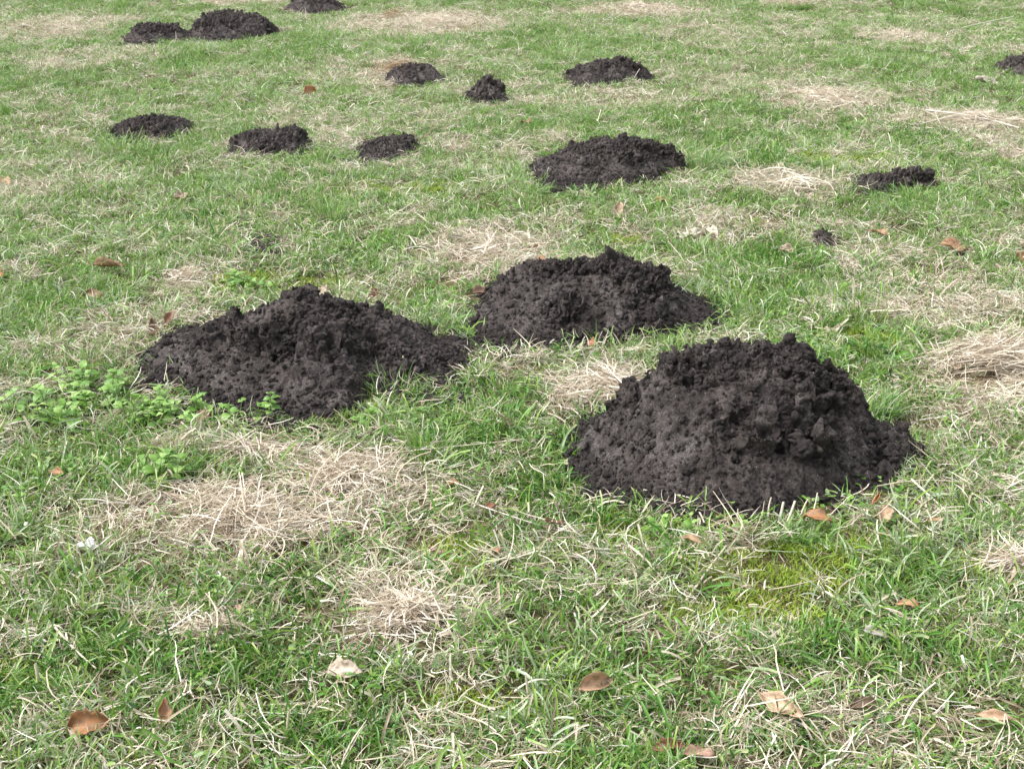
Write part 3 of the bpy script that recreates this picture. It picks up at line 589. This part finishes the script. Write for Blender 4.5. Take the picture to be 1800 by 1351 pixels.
tuft('green blades before the left foot of the middle molehill', 880, 622, 60, .07, .06, seed=17)

# ------------------------------------------------------------------ heaps and mats of cut dry grass
def straw_pile(label, px, py, rx, ry, n, hgt=0.02, mat=M_HAY, L=(0.06, 0.17), wd=(0.0017, 0.0038), dirn=None, spread=1.0, seed=0, over=False):
    n = int(n*0.75); X, Y = [float(q) for q in at(px, py)]; x1, _ = at(px+rx, py); _, ya = at(px, py-ry); _, yb = at(px, py+ry); RX, RY = float(x1)-X, float(ya-yb)/2
    g = np.random.default_rng(1200+seed); a = g.uniform(0, 6.28, n); q = np.minimum(np.abs(g.normal(0, 0.55, n)), 1.25)*(1 + 0.25*np.sin(3*a+seed))
    x, y = q*np.cos(a)*RX, q*np.sin(a)*RY
    lump = np.clip(0.65 + 0.7*fbm((x+X)*9, (y+Y)*9, 0.0, 70+seed, 2), 0.1, 1.4)
    z = gz(x+X, y+Y) - gz(X, Y) + 0.006 + (0.65 if hgt < 0.04 else 0.9)*hgt*np.maximum(0, 1-q*q*0.8)*lump*g.uniform(0.4, 1.0, n) + 0.006*g.random(n)
    if over: z = z + np.maximum(soil_height(x+X, y+Y), 0)
    thin = fbm((x+X)*14, (y+Y)*11, 0.0, 170+seed, 3)
    keep = ((soil_height(x+X, y+Y) < 0.02) | over) & (thin > -0.16 + 0.5*np.maximum(0, q-0.4)); x, y, z = x[keep], y[keep], z[keep]; n = len(x)
    az = g.uniform(0, 6.28, n) if dirn is None else dirn + g.normal(0, spread, n) + np.where(g.random(n) < 0.5, math.pi, 0)
    Ls = g.uniform(*L, n)
    P = np.stack([x - np.cos(az)*Ls*0.5, y - np.sin(az)*Ls*0.5, z], 1)
    V, Q, B = ribbons(P, az, g.normal(0.14, 0.16, n), Ls, g.uniform(*wd, n), 6, g.normal(0.32, 0.35, n), g.normal(0, 0.8, n), g.normal(0, 0.7, n), taper=0.45, kink=0.06, rng=g)
    me = mesh_np('straw_pile', V, Q, mat, attrs={'brand': ('FLOAT_VECTOR', B)})
    root = link('straw_pile', None, loc=(X, Y, float(gz(X, Y)))); root.empty_display_size = 0.05; tag(root, label, 'dry grass', 'mats of cut dry grass')
    me.name = 'straws'; tag(link('straws', me, root), kind='stuff')
straw_pile('largest mat of pale cut straw, in front of the left molehill', 420, 920, 230, 62, 2500, .022, seed=1)
straw_pile('mat of straw trailing up to the right of the largest straw mat', 610, 848, 130, 36, 1100, .020, seed=2)
straw_pile('tan straw heap in the lower middle of the foreground', 720, 1090, 105, 38, 900, .018, dirn=0.3, spread=1.0, L=(.05, .13), seed=3)
straw_pile('small straw heap in the lower left, left of a pale leaf', 365, 1115, 70, 22, 420, .020, dirn=0.2, spread=1.0, L=(.04, .11), seed=4)
straw_pile('combed heap of hay at the right edge beside the largest molehill', 1765, 650, 120, 42, 2100, .075, dirn=0.2, spread=.3, L=(.08, .18), seed=5)
straw_pile('matted grey stalks lying below the combed hay heap at right', 1765, 700, 90, 22, 420, .03, M_PALE, dirn=0.5, spread=.8, seed=6)
straw_pile('round patch of straw behind the middle molehill', 840, 440, 105, 40, 1500, .03, L=(.05, .13), seed=7)
straw_pile('straw lying against the left slope of the largest molehill', 1075, 692, 100, 32, 900, .03, seed=8)
straw_pile('reddish hay heap at the top, long ridge right of the farthest molehill', 690, 32, 36, 12, 500, .14, M_HAYB, L=(.1, .22), seed=9)
straw_pile('long tan hay streak beside the reddish heap at the top', 770, 42, 110, 12, 1100, .07, L=(.1, .22), seed=10)
straw_pile('far hay heap at the top, right of centre', 1125, 18, 90, 10, 1000, .11, L=(.1, .22), seed=11)
straw_pile('brownish straw patch in the upper right with dark gaps', 1450, 182, 90, 22, 1100, .05, L=(.08, .2), seed=12)
straw_pile('brown dry grass draped over the left of the small background molehill', 702, 130, 38, 14, 420, .07, M_HAYB, L=(.1, .25), dirn=0.4, spread=.6, seed=13, over=True)
straw_pile('small hay streak in the far upper right', 1590, 66, 62, 12, 500, .06, L=(.1, .2), seed=14)
straw_pile('straw strip with long pale stalks at the right edge', 1715, 224, 95, 15, 700, .05, L=(.12, .26), dirn=-.1, spread=.5, seed=15)
straw_pile('pale straw patch up-left of the left molehill', 335, 498, 56, 24, 520, .03, L=(.05, .12), seed=16)
straw_pile('straw at the right edge below the combed hay heap', 1785, 1000, 50, 24, 350, .02, dirn=.4, spread=.8, L=(.05, .13), seed=17)
straw_pile('fan of stiff bleached stalks left of the long low molehill', 1395, 335, 75, 20, 120, .06, M_PALE, L=(.1, .22), wd=(.003, .006), seed=18)
straw_pile('thin strip of straw right of the leafy weeds, left of the big tuft', 430, 800, 130, 20, 700, .02, L=(.05, .13), seed=19)
straw_pile('pale straw patch at the far upper left', 110, 50, 110, 14, 900, .04, L=(.08, .2), seed=20)

# ------------------------------------------------------------------ single stalks
def stalk(label, x1, y1, x2, y2, h1=0.01, h2=0.02, wd=0.004, mat=M_PALE, group=None):
    """round straw stalk between two ground pixels, ends lifted by h1 / h2"""
    a = np.array([*map(float, at(x1, y1)), 0]); b = np.array([*map(float, at(x2, y2)), 0])
    a[2] = gz(a[0], a[1]) + h1; b[2] = gz(b[0], b[1]) + h2
    d = b-a; L = np.linalg.norm(d); s = np.cross(d/L, [0, 0, 1]); s /= max(np.linalg.norm(s), 1e-6); u = np.cross(s, d/L)
    n, k = 7, 6; V = []
    bend = RNG.normal(0, 0.04)*L
    for i in range(n):
        t = i/(n-1); c = a + d*t + (s*bend + u*abs(bend)*0.4)*math.sin(math.pi*t); r = wd/2*(1-0.35*t)
        V += [c + r*(s*math.cos(q*6.2832/k) + u*math.sin(q*6.2832/k)) for q in range(k)]
    Q = [[i*k+j, i*k+(j+1) % k, (i+1)*k+(j+1) % k, (i+1)*k+j] for i in range(n-1) for j in range(k)]
    V = np.array(V) - a; B = np.tile(RNG.random(3), (len(V), 1)); B[:, 2] = 0.3
    me = mesh_np('straw_stalk', V, Q, mat, attrs={'brand': ('FLOAT_VECTOR', B)})
    tag(link('straw_stalk', me, loc=a), label, 'straw stalk', group or 'single straw stalks')
def upright(label, px, py, h, lean, wd, mat=M_PALE, group=None):
    X, Y = map(float, at(px, py)); P = at(px + lean, py)
    stalk(label, px, py, px+lean, py-2, 0.0, h, wd, mat, group)
stalk('long straw lying right of the large straw mat towards the largest molehill', 640, 812, 920, 786, .018, .022, .0032, M_HAY)
stalk('straw lying across the front foot of the largest molehill', 1130, 880, 1245, 902, .022, .012, .003, M_HAY)
stalk('long pale straw right of the tan curled leaf', 1600, 868, 1668, 912, .03, .01, .006)
stalk('pale straw leading right from the orange leaf', 1540, 870, 1690, 872, .015, .03, .003)
stalk('thick pale stalk right of the bright tuft in the foreground', 1205, 1070, 1275, 985, .01, .03, .006)
stalk('pale bent stalk left of the bright tuft in the foreground', 1105, 985, 1168, 1035, .03, .01, .006)
stalk('short horizontal pale stalk below the moss patch', 1350, 1050, 1425, 1040, .012, .02, .003, M_HAY)
stalk('long thin straw at the right edge below the combed hay', 1670, 1025, 1800, 1005, .02, .05, .003, M_HAY)
stalk('long pale stalk at the bottom left corner', 100, 1125, 170, 1180, .03, .01, .005)
stalk('pale blade lying above the straw heap at lower left', 20, 1030, 95, 1012, .02, .02, .003)
stalk('straw lying across the grass above the far straw heap', 1690, 60, 1780, 38, .06, .06, .007)
stalk('upper of two pale stalks at the right edge', 1625, 215, 1790, 238, .05, .03, .008)
stalk('lower of two pale stalks at the right edge', 1610, 236, 1700, 222, .03, .05, .008)
stalk('bleached stalk in the right half near the white wisps', 1515, 470, 1580, 448, .02, .03, .004)
stalk('diagonal pale stalk in the lower right corner', 1585, 1290, 1640, 1240, .01, .04, .005)
stalk('pale stalk at lower right beside the long tan leaf', 1470, 1340, 1530, 1300, .01, .03, .004)
stalk('thin straw across the middle foreground', 815, 895, 935, 930, .03, .02, .003, M_HAY)
G_CUT = 'upright cut stems in front of the largest molehill'
for k, (px, py, h, ln, wd_) in enumerate([(1368, 930, .055, 6, .008), (1380, 932, .06, 14, .007), (1350, 915, .045, 3, .005), (1405, 925, .055, 12, .005), (1298, 930, .04, -3, .004), (1425, 918, .06, 8, .004)]):
    upright('bleached upright cut stem in front of the largest molehill, left of the rust leaf', px, py, h, ln, wd_, group=G_CUT)
for lb, px, py, h, ln, wd_ in [('white upright stem below the large straw mat', 540, 1062, .05, -8, .006), ('white stem end near the left edge of the foreground', 70, 1200, .04, -4, .008),
    ('tall pale stem right of the pale beige leaf', 795, 1205, .06, -2, .005), ('short white blade end left of the small straw heap', 262, 1150, .03, -18, .007),
    ('pale stem at the bottom centre left', 505, 1300, .05, 6, .006), ('pale stem in the grass right of the lower straw heap', 930, 1235, .05, -6, .005)]:
    upright(lb, px, py, h, ln, wd_)

# ------------------------------------------------------------------ fallen leaves
def leaf_data(L, asp, bend, cup, tw, seed, lobes=0.06):
    g = np.random.default_rng(seed); nu, nv = 13, 7; V = []
    for i in range(nu):
        t = i/(nu-1); hw = asp*0.5*L*(math.sin(math.pi*min(1, t**0.8))**0.75 if 0 < t < 1 else 0.02)*(1+lobes*math.sin(t*26+seed)+0.10*g.normal())
        for j in range(nv):
            s = j/(nv-1)*2-1; wv = s*hw
            ph = cup*abs(s)*1.0; yy = wv*math.cos(ph*0.7); zz = abs(wv)*math.sin(ph) + 0.06*L*math.sin(8*t+seed)*s*abs(s) + 0.05*L*math.sin(5*t+2*seed)*s*s + 0.025*L*g.normal()*abs(s)
            x_ = (t-0.5)*L; th = bend*(t-0.5)
            if abs(bend) > 1e-3: x_ = L/bend*math.sin(th); zz += L/bend*(math.cos(th)-1) if bend > 0 else L/bend*(math.cos(th)-1)
            c, s_ = math.cos(tw*(t-0.5)), math.sin(tw*(t-0.5)); V.append((x_, yy*c - zz*s_*0.3, zz + yy*s_))
    Q = [[i*nv+j, i*nv+j+1, (i+1)*nv+j+1, (i+1)*nv+j] for i in range(nu-1) for j in range(nv-1)]
    return np.array(V), np.array(Q), nu, nv
def fallen(label, px, py, spx, col, asp=0.6, bend=0.7, cup=0.6, tw=0.3, rz=0.0, rx=0.0, ry=0.0, lift=0.035, seed=[0]):
    seed[0] += 1; k = seed[0]; L = 0.88*spx / ppm(py); lift *= 0.68; bend *= 0.55 if k % 2 else -0.45; V, Q, nu, nv = leaf_data(L, asp, bend, cup, tw, k)
    X, Y = map(float, at(px, py, lift)); sh = float(max(soil_height(np.array([X]), np.array([Y]))[0], 0))
    gl = np.random.default_rng(3000+k); rz += gl.normal(0, .35) if rz else gl.uniform(-1.2, 1.2); rx += gl.uniform(.1, .45); ry += gl.normal(0, .15)
    me = mesh_np('fallen_leaf', V, Q, M_LEAF); o = link('fallen_leaf', me, None, (X, Y, float(gz(X, Y)) + lift), (rx, ry, rz)); col = tuple(q*0.82 for q in col); o.color = (*col, 1)
    md = o.modifiers.new('thickness', 'SOLIDIFY'); md.thickness = 0.0006
    mid = V.reshape(nu, nv, 3)[:, nv//2]; wv = 0.006*L + 0.0006
    mv = []; 
    for i, c in enumerate(mid): r = wv*(1.2-i/nu); mv += [(c[0], c[1]-r, c[2]+0.0006), (c[0], c[1], c[2]+r+0.0008), (c[0], c[1]+r, c[2]+0.0006)]
    mq = [[i*3+j, i*3+j+1, i*3+j+4, i*3+j+3] for i in range(nu-1) for j in range(2)]
    rib = link('midrib', mesh_np('midrib', mv, mq, M_LEAF), o); rib.color = tuple(min(1, q*1.25) for q in col) + (1,)
    b0, b1 = mid[0], mid[0]-(mid[1]-mid[0])/np.linalg.norm(mid[1]-mid[0])*0.22*L; r = 0.012*L
    sv = [];
    for t in (0, .5, 1):
        c = b0*(1-t)+b1*t + np.array([0, 0.03*L*t*t, 0]); sv += [c+np.array([0, math.cos(q*1.571)*r, math.sin(q*1.571)*r]) for q in range(4)]
    sq = [[i*4+j, i*4+(j+1) % 4, i*4+4+(j+1) % 4, i*4+4+j] for i in range(2) for j in range(4)]
    st = link('stalk', mesh_np('stalk', sv, sq, M_LEAF), o); st.color = (*[q*0.7 for q in col], 1)
    tag(o, label, 'leaf', 'fallen leaves'); return o
ORG, TAN, BRN, RED, PALE, RUST, DRK = (.50, .20, .05), (.50, .31, .16), (.26, .12, .05), (.30, .085, .045), (.62, .48, .36), (.36, .14, .035), (.13, .055, .03)
fallen('orange-brown leaf in the upper left, between the far pair and the row of three', 545, 163, 40, ORG, .75, .5, rx=.5)
fallen('small red-brown leaf between the upright lumpy molehill and the broad rounded one', 925, 215, 28, RED, .6, .5)
fallen('tan leaf at the left edge below the leftmost row molehill', 10, 312, 50, TAN, .5, .8)
fallen('pale tan curled leaf in grass below the leftmost row molehill', 318, 340, 34, PALE, .6, 1.2)
fallen('orange leaf cut by the left edge in the middle', 3, 486, 34, ORG, .7, .6, rx=.6)
fallen('tan curled leaf with upturned rim at left, above the brown one', 192, 474, 60, TAN, .5, 1.2, 1.0, rz=.1)
fallen('brown oval leaf at left, below the tan curled one', 168, 524, 40, (.36, .17, .09), .6, .6, rz=.2, rx=.4)
fallen('left of two brown leaves standing behind the left molehill', 268, 585, 44, BRN, .5, .6, rz=1.4, ry=-.5)
fallen('right of two brown leaves standing behind the left molehill', 298, 569, 42, (.28, .10, .05), .45, .6, rz=.8, ry=-.7)
fallen('pale upright leaf behind the peak of the left molehill', 566, 513, 40, PALE, .5, .5, rz=1.3, ry=-1.0)
fallen('red-brown leaf in the grass right behind the peak of the left molehill', 662, 519, 40, RED, .7, .9, 1.0)
fallen('brown leaf against the left shoulder of the middle molehill', 848, 518, 50, (.26, .13, .09), .6, .8, rz=.3)
fallen('rust leaf in the straw above the left shoulder of the middle molehill', 952, 458, 32, RUST, .6, .9)
fallen('small brown leaf tip above the rust one behind the middle molehill', 938, 432, 24, BRN, .5, .8, rz=1.2)
fallen('small red-brown leaf at the front foot of the middle molehill', 1043, 604, 26, (.42, .13, .07), .8, .4, rx=.7)
fallen('pale pinkish leaf beside the tiny soil mound at right', 1386, 441, 38, PALE, .6, .4, rz=.2, rx=.3)
fallen('wide orange-tan leaf at right, below the long low molehill', 1678, 437, 62, (.52, .28, .15), .6, .5, rz=-.3)
fallen('tan leaf standing in the grass in front of the broad rounded molehill', 1087, 371, 38, (.58, .42, .26), .55, .6, rz=.9, ry=-.6)
fallen('tan leaf lying right of the standing tan leaf in front of the rounded molehill', 1165, 356, 34, TAN, .5, .7)
fallen('brown leaf cut by the right edge', 1796, 456, 40, RUST, .6, .8, rx=.4)
fallen('orange leaf right of the tiny soil mound', 1545, 412, 40, (.48, .25, .12), .5, .6)
fallen('small orange leaf among the green at the left edge', 100, 829, 34, (.44, .2, .08), .6, .9)
fallen('reddish leaf in the weeds at the foot of the left molehill', 358, 733, 44, (.42, .2, .14), .6, .6, rz=1.3, ry=-.4)
fallen('small brown-orange leaf left of the largest molehill foot', 797, 844, 26, (.40, .17, .07), .6, .6)
fallen('red-brown leaf tip in the dry grass left of the largest molehill', 864, 886, 30, (.30, .11, .05), .7, .6)
fallen('dark brown flat leaf in front of the left foot of the largest molehill', 975, 917, 52, (.20, .09, .045), .35, .5)
fallen('small bright red-brown leaf in the middle foreground', 870, 966, 28, (.42, .11, .05), .6, .8)
fallen('dark brown leaf left of the bright red-brown one', 765, 967, 38, (.17, .08, .045), .5, .8)
fallen('rust-brown leaf arching over in front of the largest molehill', 1438, 912, 68, (.38, .15, .04), .5, 2.2, .5, rz=-.5, lift=.055)
fallen('orange rolled leaf in front of the right foot of the largest molehill', 1538, 884, 46, (.60, .28, .10), .45, .8, 1.9, rz=.25, lift=.055)
fallen('light tan leaf right below the orange rolled one', 1556, 906, 46, (.66, .44, .27), .7, .5, rz=1.3, ry=-.4, lift=.04)
fallen('tan leaf right of the light tan leaf near the long pale straw', 1644, 916, 38, (.58, .36, .2), .45, .6)
fallen('tan-brown leaf in grass below the moss at right', 1596, 1066, 44, (.50, .27, .14), .6, .6, rz=.2)
fallen('folded tan leaf among bleached stems in the lower middle', 1046, 1206, 74, (.58, .38, .24), .75, .9, 1.2, rz=.15, rx=.4, lift=.045)
fallen('pale beige leaf right of the small straw heap in the foreground', 604, 1182, 80, (.66, .55, .44), .6, .5, rz=.1, rx=.2)
fallen('long wavy pale tan leaf in the lower right foreground', 1376, 1247, 112, (.68, .48, .32), .42, .7, .9, rz=-.12, rx=.25, lift=.045)
fallen('dark red leaf at the bottom edge', 1178, 1320, 74, (.26, .06, .04), .42, .6, .9, rz=.1, rx=.3)
fallen('pinkish brown leaf at the bottom edge, right of the dark red one', 1228, 1334, 64, (.44, .24, .18), .55, .6, rz=-.1)
fallen('large orange-brown curled leaf in the bottom left corner', 155, 1268, 84, (.44, .18, .055), .75, 1.2, .9, rz=-.2, rx=.3, lift=.04)
fallen('narrow orange-brown upright leaf right of the large corner leaf', 288, 1248, 56, (.42, .17, .055), .55, .5, rz=1.4, ry=-.7, lift=.04)
fallen('light brown leaf in the grass in front of the largest molehill, left', 1218, 951, 46, (.58, .38, .22), .5, .7, rz=-.2)
fallen('small pinkish brown leaf below the large straw mat', 424, 1072, 38, (.42, .28, .2), .5, .7)
fallen('long tan leaf at the lower right edge', 1755, 1268, 92, (.60, .38, .24), .3, .6, .9, rz=-.15)
fallen('greyish white leaf in the lower right grass', 1540, 1119, 52, (.55, .52, .48), .55, .5, rz=-.1)
fallen('dark brown folded leaf right of the long wavy leaf', 1518, 1243, 62, (.17, .11, .07), .6, .8, 1.0, rz=.5)
fallen('bleached leaf in the pale wisps behind the middle molehill, left one', 1215, 412, 48, (.72, .68, .58), .5, .8, rz=.2)
fallen('bleached leaf in the pale wisps behind the middle molehill, right one', 1250, 406, 44, (.74, .66, .54), .5, .8, rz=-.9, ry=.3)
fallen('pale grey leaf in the far right grass, left of the edge molehill', 1738, 147, 60, (.60, .55, .46), .45, .6, rz=.1)
fallen('small pale leaf on the dry grass left of the combed hay', 1682, 646, 34, (.68, .52, .38), .55, .5)

# ------------------------------------------------------------------ broad-leaved weeds
def weed_leaf(seed):
    g = np.random.default_rng(seed); nu = 8; V = []
    for i in range(nu):
        t = i/(nu-1); hw = 0.36*(math.sin(math.pi*t**0.75) if 0 < t < 1 else 0.01)*(1.0 + (0.10 if i % 2 else -0.06)); zc = 0.10*math.sin(t*2.6) - 0.22*t*t
        for s in (-1, -.5, 0, .5, 1): V.append((t, s*hw, zc + 0.16*abs(s)*hw*2 - 0.06*s*s + 0.02*g.normal()))
    Q = [[i*5+j, i*5+j+1, (i+1)*5+j+1, (i+1)*5+j] for i in range(nu-1) for j in range(4)]
    return mesh_np('leaf', V, Q, M_WEED)
WL = [weed_leaf(k) for k in range(4)]
def stem_mesh():
    V = []; 
    for i in range(4): V += [(0.03*math.cos(q*2.094)*(1-.5*i/3) + .05*math.sin(i*1.1), 0.03*math.sin(q*2.094)*(1-.5*i/3), i/3) for q in range(3)]
    return mesh_np('stem', V, [[i*3+j, i*3+(j+1) % 3, i*3+3+(j+1) % 3, i*3+3+j] for i in range(3) for j in range(3)], M_STEM)
STEM = stem_mesh()
def weed(label, group, px, py, h, ls, tiers, g):
    X, Y = map(float, at(px, py)); root = link('broadleaf_weed', None, loc=(X, Y, float(gz(X, Y))), rot=(g.normal(0, .15), g.normal(0, .15), g.uniform(0, 6.28))); root.empty_display_size = .03
    tag(root, label, 'weed', group); link('stem', STEM, root, scale=(h, h, h))
    for k in range(tiers):
        z = h*(0.35 + 0.65*k/max(1, tiers-1)); sc = ls*(1.0 - 0.35*k/max(1, tiers-1)); a0 = k*1.571 + g.normal(0, .25)
        for q in (0, math.pi): link('leaf', WL[g.integers(4)], root, (0, 0, z), (g.normal(0, .2), -g.uniform(-.25, .45) - .25*(k == tiers-1), a0+q+g.normal(0, .15)), sc*g.uniform(.8, 1.15))
g = np.random.default_rng(77)
weed('tall pale green leafy sprig against the front of the left molehill', None, 476, 742, .075, .034, 5, g)
weed('second leafy sprig just left of the tall pale one at the left molehill', None, 452, 748, .05, .03, 3, g)
def weeds(label, group, cx, cy, rx, ry, n, h, ls):
    k = 0
    while k < n:
        px, py = cx + rx*g.uniform(-1, 1), cy + ry*g.uniform(-1, 1)
        X, Y = at(px, py)
        if soil_height(np.array([float(X)]), np.array([float(Y)]))[0] > 0: continue
        k += 1; weed(label, group, px, py, h*g.uniform(.9, 1.5), ls*g.uniform(.9, 1.35), int(g.integers(2, 4)), g)
weeds('low leafy weed in the patch left of the left molehill', 'weeds left of the left molehill', 130, 722, 110, 42, 34, .042, .036)
weeds('low leafy weed along the front left foot of the left molehill', 'weeds at the foot of the left molehill', 350, 738, 110, 24, 24, .036, .031)
weeds('bright weed in the patch above the large straw mat', 'weeds above the large straw mat', 290, 848, 50, 14, 8, .045, .036)
weeds('weed in the lush green at the left edge, left of the straw mat', 'weeds at the left edge', 130, 850, 110, 50, 12, .03, .024)
weeds('yellow-green weed behind the left slope of the left molehill', 'weeds behind the left molehill', 445, 512, 50, 12, 10, .035, .032)
weeds('small weed in the grass in front of the largest molehill', 'weeds before the largest molehill', 1230, 935, 110, 24, 10, .025, .024)
weeds('small weed in the grass right of the left molehill', 'weeds right of the left molehill', 690, 752, 60, 14, 6, .025, .026)

# ------------------------------------------------------------------ white pebble
me = CLODS[2].copy(); me.materials.clear(); me.materials.append(M_PEBBLE); me.name = 'white_pebble'
X, Y = map(float, at(155, 957, .02))
tag(link('white_pebble', me, None, (X, Y, float(gz(X, Y))+.02), (.2, .1, .4), (.017, .012, .010)), 'small white pebble in the green grass left of the large straw mat', 'pebble')
